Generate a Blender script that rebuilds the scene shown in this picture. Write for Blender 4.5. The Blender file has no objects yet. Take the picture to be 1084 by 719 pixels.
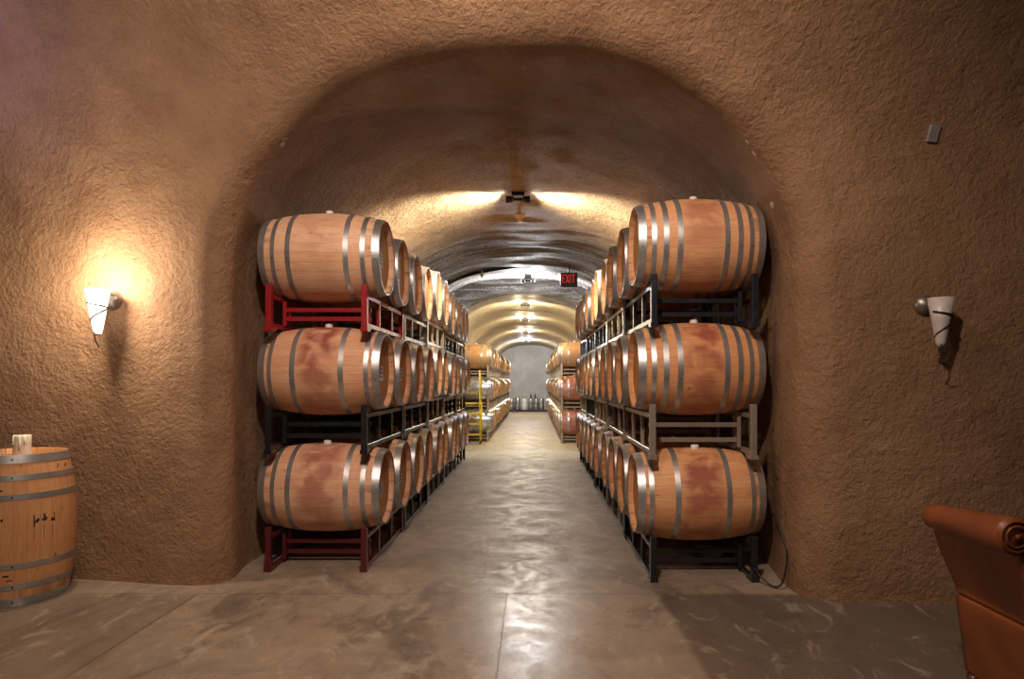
import bpy, math, random
from mathutils import Vector, noise, Matrix
PI = math.pi
C = bpy.context.scene.collection
rnd = random.Random(7)
F, CX, CY, CAMH = 700.0, 565.0, 404.0, 1.41      # focal length in pixels, vanishing point, eye height
SURF = {}

# ------------------------------------------------------------------ mesh helpers
class MB:
    def __init__(s): s.v = []; s.f = []; s.m = []; s.sm = []
    def add(s, vs, fs, mat=0, smooth=False):
        b = len(s.v); s.v += [tuple(p) for p in vs]
        for f in fs:
            s.f.append(tuple(b + i for i in f)); s.m.append(mat); s.sm.append(smooth)
        return s
    def box(s, x0, x1, y0, y1, z0, z1, mat=0, bev=0.0):
        if bev <= 0:
            vs = [(x, y, z) for z in (z0, z1) for y in (y0, y1) for x in (x0, x1)]
            return s.add(vs, [(0, 2, 3, 1), (4, 5, 7, 6), (0, 1, 5, 4), (2, 6, 7, 3), (0, 4, 6, 2), (1, 3, 7, 5)], mat)
        # chamfered box
        b = bev; vs = []; X = (x0, x1); Y = (y0, y1); Z = (z0, z1); idx = {}
        for i in (0, 1):
            for j in (0, 1):
                for k in (0, 1):
                    sx, sy, sz = (1 - 2 * i), (1 - 2 * j), (1 - 2 * k)
                    for a, (ox, oy, oz) in enumerate(((0, 1, 1), (1, 0, 1), (1, 1, 0))):
                        idx[i, j, k, a] = len(vs); vs.append((X[i] + sx * b * ox, Y[j] + sy * b * oy, Z[k] + sz * b * oz))
        fs = []
        for i in (0, 1):
            q = [idx[i, 0, 0, 0], idx[i, 1, 0, 0], idx[i, 1, 1, 0], idx[i, 0, 1, 0]]; fs.append(q if i else q[::-1])
            q = [idx[0, i, 0, 1], idx[1, i, 0, 1], idx[1, i, 1, 1], idx[0, i, 1, 1]]; fs.append(q[::-1] if i else q)
            q = [idx[0, 0, i, 2], idx[1, 0, i, 2], idx[1, 1, i, 2], idx[0, 1, i, 2]]; fs.append(q if i else q[::-1])
        for i in (0, 1):
            for j in (0, 1):
                fs.append([idx[i, j, 0, 0], idx[i, j, 1, 0], idx[i, j, 1, 1], idx[i, j, 0, 1]])
                fs.append([idx[i, 0, j, 0], idx[i, 1, j, 0], idx[i, 1, j, 2], idx[i, 0, j, 2]])
                fs.append([idx[0, i, j, 1], idx[1, i, j, 1], idx[1, i, j, 2], idx[0, i, j, 2]])
                for k in (0, 1): fs.append([idx[i, j, k, 0], idx[i, j, k, 1], idx[i, j, k, 2]])
        return s.add(vs, fs, mat)
    def lathe(s, prof, axis='x', n=40, mat=0, smooth=True, closed=False, cap=False, o=(0, 0, 0)):
        vs = []; fs = []; k = len(prof)
        for (t, r) in prof:
            for i in range(n):
                a = 2 * PI * i / n; c, d = r * math.cos(a), r * math.sin(a)
                p = (t, c, d) if axis == 'x' else ((c, d, t) if axis == 'z' else (d, t, c))
                vs.append((p[0] + o[0], p[1] + o[1], p[2] + o[2]))
        for j in range(k if closed else k - 1):
            j2 = (j + 1) % k
            for i in range(n):
                i2 = (i + 1) % n
                fs.append((j * n + i, j2 * n + i, j2 * n + i2, j * n + i2))
        if cap: fs.append(tuple(range(n))); fs.append(tuple((k - 1) * n + i for i in range(n))[::-1])
        return s.add(vs, fs, mat, smooth)
    def tube(s, pts, r, n=8, mat=0, cap=True):
        pts = [Vector(p) for p in pts]; vs = []; fs = []; m = len(pts)
        rr = r if isinstance(r, (list, tuple)) else [r] * m
        t = (pts[1] - pts[0]).normalized(); u = t.orthogonal().normalized()
        for j, p in enumerate(pts):
            t = (pts[min(j + 1, m - 1)] - pts[max(j - 1, 0)]).normalized()
            u = (u - t * u.dot(t)).normalized(); w = t.cross(u)
            for i in range(n):
                a = 2 * PI * i / n; vs.append(p + (u * math.cos(a) + w * math.sin(a)) * rr[j])
        for j in range(m - 1):
            for i in range(n):
                i2 = (i + 1) % n; fs.append((j * n + i, j * n + i2, (j + 1) * n + i2, (j + 1) * n + i))
        if cap: fs.append(tuple(range(n))[::-1]); fs.append(tuple((m - 1) * n + i for i in range(n)))
        return s.add(vs, fs, mat, True)
    def mesh(s, name, mats):
        me = bpy.data.meshes.new(name); me.from_pydata(s.v, [], s.f)
        for m in (mats if isinstance(mats, (list, tuple)) else [mats]): me.materials.append(m)
        me.polygons.foreach_set('material_index', s.m); me.polygons.foreach_set('use_smooth', s.sm)
        me.update(); return me
    def build(s, name, mats, parent=None, loc=(0, 0, 0)):
        o = bpy.data.objects.new(name, s.mesh(name, mats)); C.objects.link(o)
        o.location = loc
        if parent: o.parent = parent
        return o

def tag(o, label=None, cat=None, group=None, kind=None):
    if label: o['label'] = label
    if cat: o['category'] = cat
    if group: o['group'] = group
    if kind: o['kind'] = kind
    return o
def empty(name, loc=(0, 0, 0), rz=0):
    o = bpy.data.objects.new(name, None); C.objects.link(o); o.location = loc; o.rotation_euler = (0, 0, rz)
    o.empty_display_size = .1
    return o
def copy_tree(o, parent=None):
    c = o.copy(); C.objects.link(c)
    if parent: c.parent = parent
    for ch in o.children: copy_tree(ch, c)
    return c
def catmull(pts, n=8):
    P = [Vector(p) for p in pts]; P = [P[0] * 2 - P[1]] + P + [P[-1] * 2 - P[-2]]; out = []
    for i in range(1, len(P) - 2):
        for k in range(n):
            t = k / n; a, b, c, d = P[i - 1], P[i], P[i + 1], P[i + 2]
            out.append(.5 * ((2 * b) + (c - a) * t + (2 * a - 5 * b + 4 * c - d) * t * t + (3 * b - a - 3 * c + d) * t ** 3))
    out.append(P[-2]); return out

# ------------------------------------------------------------------ material helpers
class NT:
    def __init__(s, name):
        s.m = bpy.data.materials.new(name); s.m.use_nodes = True; s.t = s.m.node_tree
        s.b = s.t.nodes['Principled BSDF']; s.out = s.t.nodes['Material Output']
    def n(s, typ, **kw):
        nd = s.t.nodes.new(typ)
        for k, v in kw.items(): setattr(nd, k, v)
        return nd
    def l(s, a, b): s.t.links.new(a, b)
    def val(s, sock, v):
        if hasattr(v, 'is_linked') or isinstance(v, bpy.types.NodeSocket): s.l(v, sock)
        else: sock.default_value = v
    def math(s, op, a, b=0.0, c=None, clamp=False):
        nd = s.n('ShaderNodeMath', operation=op, use_clamp=clamp); s.val(nd.inputs[0], a); s.val(nd.inputs[1], b)
        if c is not None: s.val(nd.inputs[2], c)
        return nd.outputs[0]
    def noise(s, vec=None, scale=5, detail=4, rough=.5, dist=0, dim='3D', w=None):
        nd = s.n('ShaderNodeTexNoise', noise_dimensions=dim)
        if vec is not None: s.l(vec, nd.inputs['Vector'])
        if w is not None: s.val(nd.inputs['W'], w)
        nd.inputs['Scale'].default_value = scale; nd.inputs['Detail'].default_value = detail
        nd.inputs['Roughness'].default_value = rough; nd.inputs['Distortion'].default_value = dist
        return nd.outputs['Fac']
    def smooth(s, v, a, b, lo=0.0, hi=1.0):
        nd = s.n('ShaderNodeMapRange', interpolation_type='SMOOTHSTEP'); s.l(v, nd.inputs[0])
        for i, x in zip((1, 2, 3, 4), (a, b, lo, hi)): nd.inputs[i].default_value = x
        return nd.outputs[0]
    def mix(s, f, a, b, mode='MIX'):
        nd = s.n('ShaderNodeMix', data_type='RGBA', blend_type=mode)
        s.val(nd.inputs[0], f)
        for i, c in ((6, a), (7, b)):
            if isinstance(c, (tuple, list)): nd.inputs[i].default_value = (*c[:3], 1)
            else: s.l(c, nd.inputs[i])
        return nd.outputs[2]
    def mapping(s, vec, scale=(1, 1, 1), loc=(0, 0, 0), rot=(0, 0, 0)):
        nd = s.n('ShaderNodeMapping'); s.l(vec, nd.inputs[0])
        for k, v in (('Scale', scale), ('Location', loc), ('Rotation', rot)):
            nd.inputs[k].default_value = v
        return nd
    def coord(s, which='Object'): return s.n('ShaderNodeTexCoord').outputs[which]
    def sep(s, v):
        nd = s.n('ShaderNodeSeparateXYZ'); s.l(v, nd.inputs[0]); return nd.outputs
    def bump(s, h, strength=.5, dist=.01, normal=None):
        nd = s.n('ShaderNodeBump'); s.l(h, nd.inputs['Height']); nd.inputs['Strength'].default_value = strength
        nd.inputs['Distance'].default_value = dist
        if normal: s.l(normal, nd.inputs['Normal'])
        return nd.outputs[0]
    def base(s, c): s.val(s.b.inputs['Base Color'], (*c, 1) if isinstance(c, tuple) else c)
    def set(s, **k):
        for a, v in k.items(): s.val(s.b.inputs[a.replace('_', ' ')], v)

def plain(name, col, rough=.5, metal=0.0, bump=None, spec=None, coat=0):
    t = NT(name); t.base(col); t.set(Roughness=rough, Metallic=metal)
    if spec is not None: t.b.inputs['Specular IOR Level'].default_value = spec
    if coat: t.b.inputs['Coat Weight'].default_value = coat; t.b.inputs['Coat Roughness'].default_value = .15
    co = t.coord(); n = t.noise(co, 25, 3)
    t.base(t.mix(t.smooth(n, .3, .7, .0, .35), col, tuple(c * .65 for c in col)))
    if bump: t.l(t.bump(n, bump, .003), t.b.inputs['Normal'])
    return t.m

def rock_material(chips=()):
    t = NT('sprayed_stucco'); co = t.coord(); p = t.sep(co)
    big = t.noise(co, .55, 3, .55); mid = t.noise(co, 3.2, 4, .6); fine = t.noise(co, 26, 5, .65, 1.2)
    brown = t.mix(t.smooth(big, .35, .65), (.232, .128, .066), (.315, .178, .096))
    brown = t.mix(t.smooth(mid, .35, .7, 0, .5), brown, (.18, .085, .042))
    brown = t.mix(t.smooth(fine, .55, .75, 0, .35), brown, (.12, .058, .03))
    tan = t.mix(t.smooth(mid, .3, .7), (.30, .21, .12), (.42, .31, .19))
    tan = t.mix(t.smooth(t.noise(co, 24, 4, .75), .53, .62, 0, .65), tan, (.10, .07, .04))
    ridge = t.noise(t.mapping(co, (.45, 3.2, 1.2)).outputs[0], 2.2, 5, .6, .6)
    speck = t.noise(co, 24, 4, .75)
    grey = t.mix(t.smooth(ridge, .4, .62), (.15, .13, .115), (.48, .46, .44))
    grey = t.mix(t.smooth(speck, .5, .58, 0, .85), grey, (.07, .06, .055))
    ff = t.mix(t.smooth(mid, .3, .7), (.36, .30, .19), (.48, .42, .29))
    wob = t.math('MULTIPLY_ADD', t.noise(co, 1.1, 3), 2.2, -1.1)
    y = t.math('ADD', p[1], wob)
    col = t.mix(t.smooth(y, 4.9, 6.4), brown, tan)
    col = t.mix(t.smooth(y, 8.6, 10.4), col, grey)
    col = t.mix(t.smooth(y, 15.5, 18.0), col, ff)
    for (cx_, cy_, cz_, r_) in chips:         # places where the coloured coat has flaked off
        d = t.n('ShaderNodeVectorMath', operation='DISTANCE'); t.l(co, d.inputs[0]); d.inputs[1].default_value = (cx_, cy_, cz_)
        dd = t.math('ADD', d.outputs['Value'], t.math('MULTIPLY_ADD', t.noise(co, 26, 3, .6), .07, -.035))
        col = t.mix(t.smooth(dd, r_, r_ * .7), col, (.62, .47, .34))
    t.base(col); t.set(Roughness=t.smooth(y, 5, 8, .78, .62))
    t.b.inputs['Specular IOR Level'].default_value = .35
    n1 = t.bump(t.noise(co, 4.5, 4, .6, .4), .55, .05)
    pits = t.noise(co, 27, 5, .62, .5)
    n2 = t.bump(t.math('ADD', pits, t.math('MULTIPLY', fine, .5)), .78, .026, n1)
    n3 = t.bump(ridge, 1, .0, n2)
    t.l(n2, t.b.inputs['Normal'])
    return t.m

def endwall_material():
    t = NT('grey_concrete_wall'); co = t.coord(); n = t.noise(co, 1.2, 5, .6)
    t.base(t.mix(t.smooth(n, .35, .65), (.46, .45, .43), (.58, .57, .545))); t.set(Roughness=.8)
    t.l(t.bump(t.noise(co, 14, 4), .3, .02), t.b.inputs['Normal']); return t.m

def floor_material():
    t = NT('polished_concrete'); co = t.coord(); p = t.sep(co)
    big = t.noise(co, .7, 4, .6, .8); mid = t.noise(co, 2.6, 6, .65, 1.4); fine = t.noise(co, 14, 5, .7, .6)
    stain = t.noise(t.mapping(co, (1, .55, 1), (3, 1, 0)).outputs[0], 1.5, 6, .68, 1.0)
    c = t.mix(t.smooth(big, .3, .7), (.24, .175, .125), (.345, .26, .19))
    c = t.mix(t.smooth(mid, .45, .68, 0, .55), c, (.17, .13, .095))
    c = t.mix(t.smooth(fine, .45, .7, 0, .22), c, (.14, .11, .09))
    # darker stained slabs either side of the pale lane in the front room
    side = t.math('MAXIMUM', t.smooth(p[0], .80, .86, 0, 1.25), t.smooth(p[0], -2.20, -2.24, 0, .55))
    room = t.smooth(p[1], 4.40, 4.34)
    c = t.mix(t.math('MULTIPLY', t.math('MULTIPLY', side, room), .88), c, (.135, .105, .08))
    patch = t.math('MULTIPLY', t.smooth(stain, .50, .62, 0, .7), t.smooth(p[1], 7.5, 3.9))
    c = t.mix(patch, c, (.10, .075, .055))
    sc_ = t.noise(t.mapping(co, (1.6, .8, 1), (7, 2, 0)).outputs[0], 2.4, 6, .7, 1.8)
    c = t.mix(t.smooth(sc_, .54, .66, 0, .45), c, (.46, .38, .30))
    c = t.mix(t.smooth(sc_, .44, .36, 0, .4), c, (.13, .095, .07))
    # floor beyond the near stacks, yellow lamplight painted into its paler colour
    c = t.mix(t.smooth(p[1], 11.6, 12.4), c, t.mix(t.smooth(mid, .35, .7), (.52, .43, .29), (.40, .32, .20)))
    # saw-cut joints
    def joint(v, at, w):
        return t.smooth(t.math('ABSOLUTE', t.math('SUBTRACT', v, at)), w, w * .4)
    j = t.math('MAXIMUM', joint(p[1], 4.39, .007), t.math('MULTIPLY', joint(p[0], -.18, .006), t.smooth(p[1], 4.40, 4.36)))
    j = t.math('MAXIMUM', j, t.math('MULTIPLY', joint(p[0], -2.23, .008), t.smooth(p[1], 4.40, 4.36)))
    c = t.mix(t.math('MULTIPLY', j, .7), c, (.06, .045, .035))
    t.base(c)
    r = t.math('ADD', t.smooth(mid, .3, .7, .26, .44), t.smooth(fine, .3, .7, -.03, .05))
    r = t.math('ADD', r, t.smooth(p[1], 3.4, 6.0, -.05, .18)); t.set(Roughness=r); t.b.inputs['Specular IOR Level'].default_value = .5
    h = t.math('SUBTRACT', t.math('MULTIPLY', t.noise(co, 9, 5, .6), .14), j)
    t.l(t.bump(h, .25, .004), t.b.inputs['Normal'])
    return t.m

def stave_material(axis='x'):
    t = NT('oak_staves'); co = t.coord(); p = t.sep(co)
    ax, a, b = (p[0], p[1], p[2]) if axis == 'x' else (p[2], p[0], p[1])
    oi = t.n('ShaderNodeObjectInfo'); rand = oi.outputs['Random']; tint = oi.outputs['Color']; alpha = oi.outputs['Alpha']
    ang = t.math('MULTIPLY', t.math('ADD', t.math('ARCTAN2', a, b), PI), 30 / (2 * PI))
    ang = t.math('ADD', ang, t.math('MULTIPLY', rand, 7.3))
    wn = t.n('ShaderNodeTexWhiteNoise', noise_dimensions='1D')
    t.l(t.math('ADD', t.math('FLOOR', ang), t.math('MULTIPLY', rand, 91.0)), wn.inputs['W'])
    fr = t.math('FRACT', ang); edge = t.math('MINIMUM', fr, t.math('SUBTRACT', 1.0, fr))
    cv = t.n('ShaderNodeCombineXYZ'); t.l(ax, cv.inputs[0]); t.l(ang, cv.inputs[1]); t.l(t.math('MULTIPLY', rand, 50.0), cv.inputs[2])
    grain = t.noise(t.mapping(cv.outputs[0], (2.2, 6, 1)).outputs[0], 3, 6, .65, .5)
    blot = t.noise(t.mapping(cv.outputs[0], (5, .55, 1)).outputs[0], 1.6, 5, .6, .5)
    c = t.mix(t.smooth(wn.outputs[0], 0, 1, 0, .42), tint, t.mix(1.0, tint, (.80, .66, .52), 'MULTIPLY'))
    c = t.mix(t.smooth(grain, .40, .66, 0, .6), c, t.mix(1.0, tint, (.58, .42, .32), 'MULTIPLY'))
    c = t.mix(t.smooth(blot, .5, .7, 0, .35), c, t.mix(1.0, tint, (.85, .50, .42), 'MULTIPLY'))
    # wine stain round the bung and down the bilge
    ax2 = t.math('ABSOLUTE', t.math('ADD', ax, t.math('MULTIPLY_ADD', blot, .12, -.06)))
    band = t.smooth(ax2, .20, .07)
    top = t.math('MULTIPLY_ADD', p[2] if axis == 'x' else p[1], 1.0, .75, clamp=True)
    st = t.math('MULTIPLY', t.math('MULTIPLY', band, top), t.math('MULTIPLY', alpha, t.smooth(t.noise(t.mapping(cv.outputs[0], (6, .45, 1)).outputs[0], 1.1, 2, .5, .3), .30, .62)))
    c = t.mix(st, c, (.27, .060, .042))
    # grime near the chimes, small dark knots
    gr = t.math('MULTIPLY', t.smooth(t.math('ABSOLUTE', ax), .28, .42), t.smooth(t.noise(cv.outputs[0], 1.3, 4), .50, .66))
    c = t.mix(t.math('MULTIPLY', gr, .55), c, (.09, .05, .035))
    kn = t.noise(t.mapping(cv.outputs[0], (9, 2.2, 1)).outputs[0], 1.5, 2, .5)
    c = t.mix(t.smooth(kn, .73, .78, 0, .8), c, (.05, .03, .025))
    c = t.mix(t.smooth(edge, .03, .012, 0, .28), c, (.10, .05, .03))
    t.base(c); t.set(Roughness=.55)
    t.b.inputs['Specular IOR Level'].default_value = .3
    h = t.math('ADD', t.smooth(edge, 0, .05), t.math('MULTIPLY', grain, .35))
    t.l(t.bump(h, .35, .003), t.b.inputs['Normal'])
    return t.m

def head_material(up='z'):
    t = NT('oak_head'); co = t.coord(); p = t.sep(co); oi = t.n('ShaderNodeObjectInfo'); rand = oi.outputs['Random']
    u = t.math('MULTIPLY', t.math('ADD', p[1], t.math('MULTIPLY', p[2], .25)), 11)
    u = t.math('ADD', u, t.math('MULTIPLY', rand, 9.0))
    wn = t.n('ShaderNodeTexWhiteNoise', noise_dimensions='1D'); t.l(t.math('ADD', t.math('FLOOR', u), t.math('MULTIPLY', rand, 31.0)), wn.inputs['W'])
    fr = t.math('FRACT', u); e = t.math('MINIMUM', fr, t.math('SUBTRACT', 1.0, fr))
    g = t.noise(t.mapping(co, (1, 9, 1.5)).outputs[0], 7, 5, .6, .5)
    c = t.mix(wn.outputs[0], (.50, .235, .075), (.40, .165, .05))
    c = t.mix(t.smooth(g, .42, .7, 0, .4), c, (.24, .10, .035))
    c = t.mix(t.smooth(e, .05, .01, 0, .7), c, (.08, .035, .02))
    t.base(c); t.set(Roughness=.5); t.l(t.bump(g, .2, .003), t.b.inputs['Normal']); return t.m

def metal_material(name, col, rough, axis=True):
    t = NT(name); co = t.coord(); oi = t.n('ShaderNodeObjectInfo')
    n = t.noise(t.mapping(co, (30, 3, 3)).outputs[0], 4, 5, .6); m = t.noise(co, 5, 4, .6)
    c = t.mix(t.smooth(m, .35, .7), col, tuple(x * .55 for x in col))
    c = t.mix(t.smooth(oi.outputs['Random'], 0, 1, 0, .45), c, tuple(x * .5 for x in col))
    t.base(c); t.set(Metallic=.80, Roughness=t.smooth(m, .3, .7, rough - .06, rough + .12))
    t.l(t.bump(n, .15, .002), t.b.inputs['Normal']); return t.m

def paint_material():
    t = NT('rack_paint'); oi = t.n('ShaderNodeObjectInfo'); co = t.coord(); n = t.noise(co, 9, 5, .65)
    c = t.mix(t.smooth(n, .5, .72, 0, .55), oi.outputs['Color'], t.mix(.5, oi.outputs['Color'], (.05, .035, .03)))
    t.base(c); t.set(Roughness=t.smooth(n, .3, .7, .30, .45), Metallic=.25)
    t.b.inputs['Coat Weight'].default_value = .35; t.b.inputs['Coat Roughness'].default_value = .25
    return t.m

def leather_material():
    t = NT('tan_leather'); co = t.coord(); n = t.noise(co, 2.5, 4, .6, .5); w = t.noise(co, 9, 5, .6, 1.5); v = t.n('ShaderNodeTexVoronoi'); v.inputs['Scale'].default_value = 260
    t.l(co, v.inputs['Vector'])
    t.base(t.mix(t.smooth(n, .35, .65), (.25, .070, .020), (.17, .045, .014)))
    t.set(Roughness=t.smooth(w, .3, .7, .30, .42))
    b = t.bump(w, .25, .01); t.l(t.bump(v.outputs['Distance'], .25, .0015, b), t.b.inputs['Normal']); return t.m

def emit_material(name, col, strength, base=(.8, .8, .8)):
    t = NT(name); t.base(base); t.set(Roughness=.4); t.b.inputs['Emission Color'].default_value = (*col, 1)
    t.b.inputs['Emission Strength'].default_value = strength; return t.m

M = dict(end=endwall_material(), floor=floor_material(), stave=stave_material('x'), stave_z=stave_material('z'),
         head=head_material(), hoop=metal_material('galvanised_hoop', (.58, .56, .55), .36), steel=metal_material('stainless', (.62, .62, .62), .25),
         paint=paint_material(), leather=leather_material(), bung=plain('white_bung', (.75, .70, .66), .4),
         rivet=plain('rivet', (.03, .03, .03), .5), black=plain('black_rubber', (.012, .012, .012), .45),
         wax=plain('candle_wax', (.75, .66, .52), .45), wick=plain('wick', (.03, .02, .02), .8),
         brushed=metal_material('brushed_dome', (.42, .36, .30), .32), wire=plain('dark_wire', (.03, .025, .022), .45, .6),
         glass_lit=emit_material('lit_frosted_glass', (1, .88, .74), 2.6), glass_off=plain('frosted_glass', (.52, .45, .41), .35),
         lamp=emit_material('lamp_face', (1, .93, .8), 60), lamp_body=plain('lamp_housing', (.08, .08, .08), .35, .7),
         cream=plain('cream_plastic', (.68, .52, .33), .5), plate=plain('grey_plate', (.20, .18, .155), .5),
         sign=plain('sign_case', (.02, .022, .028), .4), sign_red=emit_material('sign_letters', (1, .03, .03), .5, (.4, .02, .02)),
         yellow=plain('yellow_paint', (.75, .52, .03), .4), white=plain('white_plastic', (.8, .8, .78), .4), card=plain('cardboard', (.55, .40, .24), .8),
         paper=plain('paper_label', (.72, .69, .66), .7), ink=plain('label_ink', (.05, .045, .05), .6), wood_dark=plain('dark_wood', (.06, .028, .014), .35),
         pallet=plain('pallet_plastic', (.05, .03, .04), .6), burn_notch=plain('burn_and_notch_black', (.02, .014, .01), .8))

# ------------------------------------------------------------------ the cave shell
TCX, TA, TB, TZ0, TN = -.205, 1.95, 1.37, 2.13, 2.3
def outline(n=220, a=TA, b=TB, z0=TZ0):
    raw = []
    for i in range(60): raw.append((TCX - a, -.06 + (z0 + .06) * i / 60))
    for i in range(401):
        th = PI - PI * i / 400; c_, s_ = math.cos(th), math.sin(th)
        raw.append((TCX + a * math.copysign(abs(c_) ** (2 / TN), c_), z0 + b * abs(s_) ** (2 / TN)))
    for i in range(1, 61): raw.append((TCX + a, z0 - (z0 + .06) * i / 60))
    L = [0]
    for p, q in zip(raw, raw[1:]): L.append(L[-1] + math.hypot(q[0] - p[0], q[1] - p[1]))
    out = []; j = 0
    for k in range(n + 1):
        t = L[-1] * k / n
        while j < len(L) - 2 and L[j + 1] < t: j += 1
        f = (t - L[j]) / (L[j + 1] - L[j]); out.append((raw[j][0] + f * (raw[j + 1][0] - raw[j][0]), raw[j][1] + f * (raw[j + 1][1] - raw[j][1])))
    return out

class Room:           # a cross tunnel: straight wall up to z0, elliptical vault after, sgn -1 leans towards -Y
    def __init__(s, yf, z0, a, b, sgn=-1):
        s.yf, s.z0, s.sgn = yf, z0, sgn; s.tab = [(0, 0, z0)]; n = 800
        px, pz, L = 0.0, z0, 0.0
        for i in range(1, n + 1):
            th = PI * i / n; u = a * (1 - math.cos(th)); z = z0 + b * math.sin(th)
            L += math.hypot(u - px, z - pz); s.tab.append((L, u, z)); px, pz = u, z
    def at(s, x, w):
        if w <= s.z0: return s.yf(x), w
        d = w - s.z0
        if d >= s.tab[-1][0]: return s.yf(x) + s.sgn * s.tab[-1][1], s.z0 - (d - s.tab[-1][0])
        lo, hi = 0, len(s.tab) - 1
        while hi - lo > 1:
            m = (lo + hi) // 2
            if s.tab[m][0] <= d: lo = m
            else: hi = m
        a, b = s.tab[lo], s.tab[hi]; f = (d - a[0]) / max(b[0] - a[0], 1e-9)
        return s.yf(x) + s.sgn * (a[1] + f * (b[1] - a[1])), a[2] + f * (b[2] - a[2])
    def w_of(s, z):
        if z <= s.z0: return z
        for (a, b) in zip(s.tab, s.tab[1:]):
            if b[2] >= z: return s.z0 + a[0] + (b[0] - a[0]) * (z - a[2]) / max(b[2] - a[2], 1e-9)
        return s.z0 + s.tab[len(s.tab) // 2][0]

def yfront(x):
    y = 4.38 - .08 * x
    if x < -2.5: y += .10 * min(1, (-2.5 - x) / .9)
    if x > 4: y -= 0
    return y
ROOM = Room(yfront, 2.6, 4.2, 2.3, -1)
CROSS = Room(lambda x: 16.4, 1.8, 2.1, 2.05, -1)

def shell(room, y_end, r, xlim, wmax, n_t, n_f, n_s=220, mirror=None):
    """grid over: tunnel bore -> rounded mouth -> room wall and vault"""
    out = outline(n_s); rows = []
    pw = [(x, room.w_of(z)) for x, z in out]
    nrm = []
    for k in range(len(pw)):
        a, b = pw[max(k - 1, 0)], pw[min(k + 1, len(pw) - 1)]
        tx, tz = b[0] - a[0], b[1] - a[1]; l = math.hypot(tx, tz); nx, nz = -tz / l, tx / l
        if out[k][1] < TZ0 - .05: nx, nz = (-1, 0) if out[k][0] < TCX else (1, 0)
        nrm.append((nx, nz))
    for _ in range(6):
        sm_ = []
        for k in range(len(nrm)):
            if out[k][1] < TZ0 - .3 or k in (0, len(nrm) - 1): sm_.append(nrm[k]); continue
            a = [nrm[k - 1][i] + 2 * nrm[k][i] + nrm[k + 1][i] for i in (0, 1)]; l = math.hypot(*a); sm_.append((a[0] / l, a[1] / l))
        nrm = sm_
    def dmax(k):
        (x, w), (nx, nz) = pw[k], nrm[k]; c = []
        if nx > 1e-6: c.append((xlim - x) / nx)
        if nx < -1e-6: c.append((-xlim - x) / nx)
        if nz > 1e-6: c.append((wmax - w) / nz)
        return min(c)
    # bore rows
    for j in range(n_t):
        f = j / n_t; row = []
        for k, (x, z) in enumerate(out):
            ym = room.at(x, pw[k][1])[0] + r
            yy = y_end + (ym - y_end) * f; g = 0
            if mirror is None and y_end < 13: g = min(1, max(0, (yy - 4.65) / .5)) * min(1, max(0, (12.25 - yy) / .3)); g = g * g * (3 - 2 * g)
            row.append(Vector((TCX + (x - TCX) * (1 + .032 * g), yy, z)))
        rows.append(row)
    nb = len(rows); NF = 10
    for j in range(NF + 1):
        th = .5 * PI * j / NF; row = []
        for k, (x, z) in enumerate(out):
            d = r * (1 - math.cos(th)); (px, w), (nx, nz) = pw[k], nrm[k]
            xx, ww = px + nx * d, w + nz * d; y, zz = room.at(xx, ww)
            f = j / NF
            # blend so the bore meets the leaning vault smoothly
            yb = room.at(px, w)[0]; y = y * f + yb * (1 - f) if room.z0 < ww else y
            row.append(Vector((xx, y + r * (1 - math.sin(th)), z * (1 - f) + zz * f if ww > room.z0 else zz)))
        rows.append(row)
    for j in range(1, n_f + 1):
        g = (j / n_f) ** 1.5; row = []
        for k in range(len(pw)):
            d = r + (dmax(k) - r) * g; (px, w), (nx, nz) = pw[k], nrm[k]
            xx, ww = px + nx * d, w + nz * d; y, zz = room.at(xx, ww); row.append(Vector((xx, y, zz)))
        rows.append(row)
    if mirror is not None:
        for row in rows:
            for p in row: p.y = mirror - p.y
    # displace along normals
    R, K = len(rows), len(rows[0]); res = []
    for j in range(R):
        rr = []
        for k in range(K):
            p = rows[j][k]; a = rows[min(j + 1, R - 1)][k] - rows[max(j - 1, 0)][k]; b = rows[j][min(k + 1, K - 1)] - rows[j][max(k - 1, 0)]
            n = a.cross(b); n = n.normalized() if n.length > 1e-9 else Vector((0, 0, 1))
            amp = .017 if p.z > .1 else .012
            h = noise.noise(p * 1.1) * amp + noise.noise(p * 3.3) * amp * .35
            if p.y > 7.5 and p.z > 1.6:       # rougher sprayed ribs deeper in the bore
                e = min(1, (p.y - 7.5) / 2.5) * (1 if p.y < 17 else .45) * min(1, max(.12, (p.z - 2.75) / .4))
                q = Vector((p.x * .35, p.y * 1.9 + .35 * abs(p.x), p.z * .3))
                h += e * (noise.noise(q) * .050 + noise.noise(q * 2.3) * .030)
            rr.append(p + n * h)
        res.append(rr)
    return res, nb, out

def emit_grid(rows, j0, j1, sel, name, mat, flip=False):
    mb = MB(); ids = {}
    K = len(rows[0])
    for j in range(j0, j1):
        for k in range(K - 1):
            if not sel(k): continue
            q = []
            for (a, b) in ((j, k), (j, k + 1), (j + 1, k + 1), (j + 1, k)):
                if (a, b) not in ids: ids[a, b] = len(mb.v); mb.v.append(tuple(rows[a][b]))
                q.append(ids[a, b])
            mb.f.append(tuple(q[::-1] if flip else q)); mb.m.append(0); mb.sm.append(True)
    o = mb.build(name, mat); o['kind'] = 'structure'; return o

def on_front(px, py):
    y = 4.2
    for _ in range(60):
        x, z = (px - CX) * y / F, CAMH + (CY - py) * y / F
        y = ROOM.at(x, ROOM.w_of(z))[0]
    return Vector(((px - CX) * y / F, y, CAMH + (CY - py) * y / F))

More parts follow.
